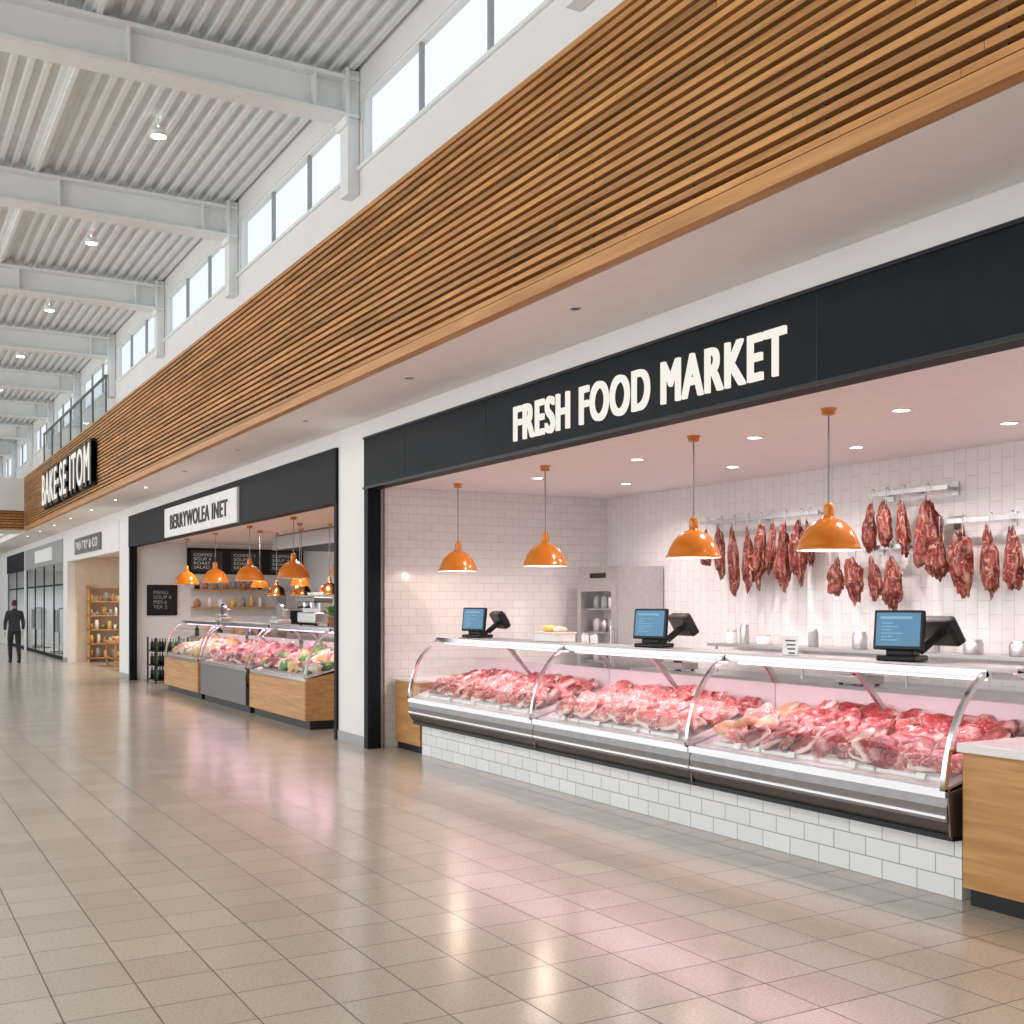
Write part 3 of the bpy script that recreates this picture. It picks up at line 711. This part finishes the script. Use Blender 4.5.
def slicer(x, y, z):
    m = MB(); m.bbox(x-.12, x+.12, y-.2, y+.2, z, z+.08, 'steel', .02); m.cyl((x-.02, y, z+.2), (x+.02, y, z+.2), .14, 'chrome', 28); m.bbox(x+.02, x+.12, y-.1, y+.1, z+.06, z+.24, 'steel', .03); m.bbox(x-.12, x-.04, y-.16, y+.1, z+.1, z+.12, 'steel', .004); m.build('meat_slicer')
slicer(5.77, 17.6, zt); slicer(5.77, 20.9, zt)
m = MB(); m.box(5.35, 6.0, 25.46, 25.498, 1.4, 2.07, 'blackm'); m.box(5.38, 5.97, 25.45, 25.46, 1.43, 2.04, 'blackm')
cb = m.build('chalkboard_menu')
text('chalk_text', 'MENU\nSOUP 4\nPIES 6\nTEA 2', 5.48, 5.86, 1.55, 1.94, 25.449, 'greyp', cb, ext=.002, face='-y')
m = MB(); ry = 24.1
for z in (.05, .35, .65): m.box(5.22, 5.92, ry, ry+.8, z, z+.025, 'blackm')
for x in (5.24, 5.90):
    for y in (ry+.02, ry+.78): m.box(x-.015, x+.015, y-.015, y+.015, 0, .95, 'blackm')
for z in (.075, .375, .675):
    for i in range(6):
        for j in range(3): m.lathe([(0, 0), (.035, 0), (.035, .15), (.013, .19), (.013, .24), (0, .24)], (5.30+i*.11, ry+.15+j*.25, z), 'blackm' if (i+j) % 3 else 'green', 10)
m.build('wine_bottle_rack')

# ------------------------------------------------------------------ pantry shop
m = MB()
for z in (.1, .5, .9, 1.3, 1.7, 2.1): m.box(5.5, 8.9, 33.85, 34.25, z, z+.03, 'oak')
for x in (5.5, 6.6, 7.7, 8.87): m.box(x, x+.03, 33.85, 34.25, 0, 2.2, 'oak')
rnd = random.Random(21)
for z in (.13, .53, .93, 1.33, 1.73):
    x = 5.6
    while x < 8.8:
        r_ = rnd.uniform(.04, .07); h = rnd.uniform(.12, .28); m.lathe([(0, 0), (r_, 0), (r_, h*.8), (r_*.6, h), (0, h)], (x, 34.0, z), rnd.choice(['paper', 'cheese', 'pot', 'greyp', 'green', 'oak']), 10); x += rnd.uniform(.14, .24)
m.build('stocked_shelf_unit')
for yy in (28.5, 30.8):
    m = MB(); m.bbox(5.6, 6.5, yy, yy+1.3, .62, .68, 'oak', .01)
    for x in (5.66, 6.42):
        for y in (yy+.06, yy+1.22): m.box(x, x+.05, y, y+.05, 0, .62, 'oak')
    m.box(5.66, 6.46, yy+.06, yy+1.24, .2, .23, 'oak')
    for i in range(14): m.blob((5.75+rnd.random()*.6, yy+.15+rnd.random(), .73), (.08, .1, .06), (0, 0, i), i, rnd.choice(['cheese', 'chick', 'oak']), sub=2, fat=False)
    m.build('bread_display_table')
m = MB()
for z in (.3, .8, 1.3, 1.8): m.box(8.6, 8.98, 27, 33.6, z, z+.03, 'oak')
for y in (27, 29.2, 31.4, 33.57): m.box(8.6, 8.98, y, y+.03, 0, 2.1, 'oak')
m.build('wall_shelf_unit')
for yy in (37, 40, 46):
    m = MB(); m.cyl((5.8, yy, 1.5), (5.8, yy+1.6, 1.5), .02, 'steeld')
    for y in (yy, yy+1.6): m.cyl((5.8, y, 0), (5.8, y, 1.5), .02, 'steeld'); m.box(5.5, 6.1, y-.03, y+.03, 0, .03, 'steeld')
    for i in range(14): m.bbox(5.6, 6.0, yy+.08+i*.11, yy+.12+i*.11, .7, 1.46, rnd.choice(['greyp', 'bluegrey', 'paper', 'beige']), .015)
    m.build('clothes_rack')

# ------------------------------------------------------------------ person walking away
def skinmesh(name, pts, edges, rad, mat, root=0, sub=2):
    me = bpy.data.meshes.new(name); me.from_pydata(pts, edges, []); ob = bpy.data.objects.new(name, me); COL.objects.link(ob)
    md = ob.modifiers.new('skin', 'SKIN')
    me.materials.append(mat)
    for i, r_ in enumerate(rad):
        d = me.skin_vertices[0].data[i]; d.radius = r_ if isinstance(r_, tuple) else (r_, r_); d.use_root = (i == root)
    md.use_smooth_shade = True
    s2 = ob.modifiers.new('sub', 'SUBSURF'); s2.levels = sub; s2.render_levels = sub
    return ob
px, py = 3.62, 34.4
P = lambda x, y, z: (px+x, py+y, z)
emp = bpy.data.objects.new('walking_person', None); COL.objects.link(emp); emp.location = (px, py, 0)
pts = [P(0, 0, .95), P(0, .01, 1.10), P(0, .01, 1.28), P(0, .0, 1.40), P(0, .01, 1.47), P(0, .02, 1.53),
       P(-.17, 0, 1.40), P(-.235, -.03, 1.14), P(-.24, .06, .92),
       P(.17, 0, 1.40), P(.235, .03, 1.14), P(.24, .13, .93),
       P(-.09, 0, .88), P(-.10, .10, .50), P(-.10, .02, .10),
       P(.09, 0, .88), P(.10, -.02, .48), P(.10, -.26, .14),
       P(-.10, .13, .05), P(.10, -.14, .05)]
ed = [(0,1),(1,2),(2,3),(3,4),(4,5),(3,6),(6,7),(7,8),(3,9),(9,10),(10,11),(0,12),(12,13),(13,14),(0,15),(15,16),(16,17),(14,18),(17,19)]
rad = [(.15,.11),(.145,.11),(.175,.12),(.14,.10),.07,.055,.075,.055,.042,.075,.055,.042,.10,.07,.05,.10,.07,.05,.04,.04]
bdy = skinmesh('body', pts, ed, rad, M['clothes']); setpar(bdy, emp)
m = MB(); V, F = ico(3)
hv = []
for v in V:
    p_ = Vector(v); q = Vector((p_.x*.075, p_.y*.095, p_.z*.115)); 
    if p_.z < 0: q.x *= 1+.25*p_.z; q.y *= 1+.1*p_.z
    hv.append(Vector(P(0, .02, 1.63))+q)
m.add(hv, F, 'skin', True)
m.add([Vector(P(0, .02, 1.63))+(v-Vector(P(0, .02, 1.63)))*1.09+Vector((0, -.012, .012)) for v in hv], [f for f in F if sum(V[i][2] for i in f)/3 > -.35 and sum(V[i][1] for i in f)/3 < .45+.4*sum(V[i][2] for i in f)/3], 'hair', True)
for sx in (-1, 1): m.blob(P(sx*.078, .02, 1.625), (.010, .02, .032), (0, 0, 0), 1, 'skin', amp=0, sub=2, fat=False); m.blob(P(sx*.03, .108, 1.64), (.012, .008, .008), (0, 0, 0), 1, 'paper', amp=0, sub=2, fat=False)
m.blob(P(0, .122, 1.61), (.013, .018, .026), (0, 0, 0), 1, 'skin', amp=0, sub=2, fat=False); m.blob(P(0, .105, 1.565), (.024, .008, .007), (0, 0, 0), 1, 'pork', amp=0, sub=2, fat=False)
m.build('head', parent=emp)
for sx, yy, zz in ((-1, .07, .89), (1, .14, .90)):
    x = sx*.24; pts = [P(x, yy, zz), P(x, yy+.01, zz-.05), P(x, yy+.015, zz-.085)]; ed = [(0, 1), (1, 2)]; rad = [(.022, .028), (.018, .038), (.014, .038)]
    h = skinmesh('palm', pts, ed, rad, M['skin'], sub=1); setpar(h, emp)
    for i, (dy, L) in enumerate(((-.026, .06), (-.009, .075), (.009, .07), (.026, .065))):
        f = skinmesh('finger_%d' % (i+1), [P(x, yy+.015+dy, zz-.08), P(x-sx*.004, yy+.015+dy, zz-.085-L*.5), P(x-sx*.02, yy+.02+dy, zz-.085-L)], [(0, 1), (1, 2)], [.009, .0085, .007], M['skin'], sub=1); setpar(f, emp)
    f = skinmesh('thumb', [P(x, yy+.03, zz-.03), P(x-sx*.012, yy+.055, zz-.06), P(x-sx*.018, yy+.06, zz-.095)], [(0, 1), (1, 2)], [.012, .010, .008], M['skin'], sub=1); setpar(f, emp)
m = MB()
m.blob(P(-.10, .10, .045), (.05, .14, .045), (0, 0, 0), 1, 'blackm', amp=0, sub=2, fat=False); m.blob(P(.10, -.2, .065), (.05, .13, .045), (-.45, 0, 0), 1, 'blackm', amp=0, sub=2, fat=False)
m.build('shoes', parent=emp)

# ------------------------------------------------------------------ lights
def light(kind, name, loc, energy, col=(1, 1, 1), rot=(0, 0, 0), **kw):
    l = bpy.data.lights.new(name, kind); l.energy = energy; l.color = col
    for k, v in kw.items(): setattr(l, k, v)
    o = bpy.data.objects.new(name, l); COL.objects.link(o); o.location = loc; o.rotation_euler = rot; return o
light('AREA', 'hall_fill_left', (-9.8, 24, 3.3), 1800, (.97, .985, 1), (0, -math.pi/2, 0), shape='RECTANGLE', size=5.4, size_y=60)  # added fill lamp along the unseen left side, brightens the hall
light('AREA', 'hall_fill_overhead', (-5.0, 22, 6.3), 1450, (1, .97, .92), (0, 0, 0), shape='RECTANGLE', size=5, size_y=50)  # added overhead fill lamp out of view, hung below a closed roof
for x, y in DL:
    light('SPOT', 'downlight_lamp', (x, y, 2.97), 56, (1, .85, .84), (0, 0, 0), spot_size=2.6, spot_blend=.6, shadow_soft_size=.05)
for x, y in PEND:
    light('POINT', 'pendant_bulb', (x, y, 2.03), 9, (1, .80, .66), shadow_soft_size=.03)
for a, c in cases:
    light('AREA', 'case_strip_light', (5.57, (a+c)/2, Z0+.83), 10, (1, .56, .66), (0, .1, 0), shape='RECTANGLE', size=.05, size_y=(c-a)-.2)
for a, c, _ in mods:
    light('AREA', 'case_strip_light', (5.42, (a+c)/2, ZD+.83), 13, (1, .55, .75), (0, .1, 0), shape='RECTANGLE', size=.05, size_y=(c-a)-.2)
for y in (14.8, 17.5, 20.2, 23):
    light('SPOT', 'deli_lamp', (6.3, y, 2.95), 120, (1, .80, .74), (0, 0, 0), spot_size=2.7, spot_blend=.6, shadow_soft_size=.08)
for y in (28.5, 32): light('SPOT', 'pantry_lamp', (6.5, y, 2.95), 220, (1, .88, .72), spot_size=2.7, spot_blend=.6, shadow_soft_size=.08)
for y in (38, 43, 48): light('SPOT', 'boutique_lamp', (6.5, y, 2.95), 200, (.95, .97, 1), spot_size=2.7, spot_blend=.6, shadow_soft_size=.08)

w = bpy.data.worlds.new('sky'); S.world = w; w.use_nodes = True; nt = w.node_tree
bg = nt.nodes['Background']; bg.inputs[0].default_value = (.86, .95, 1, 1); bg.inputs[1].default_value = 1.15

cam = bpy.data.cameras.new('camera'); co = bpy.data.objects.new('camera', cam); COL.objects.link(co)
co.location = (0, 0, 1.65); co.rotation_euler = (math.pi/2, 0, -math.radians(29.7))
cam.lens = 1134/1024*36; cam.sensor_width = 36; cam.shift_y = 92/1024; cam.clip_end = 200
S.camera = co
S.view_settings.view_transform = 'Standard'
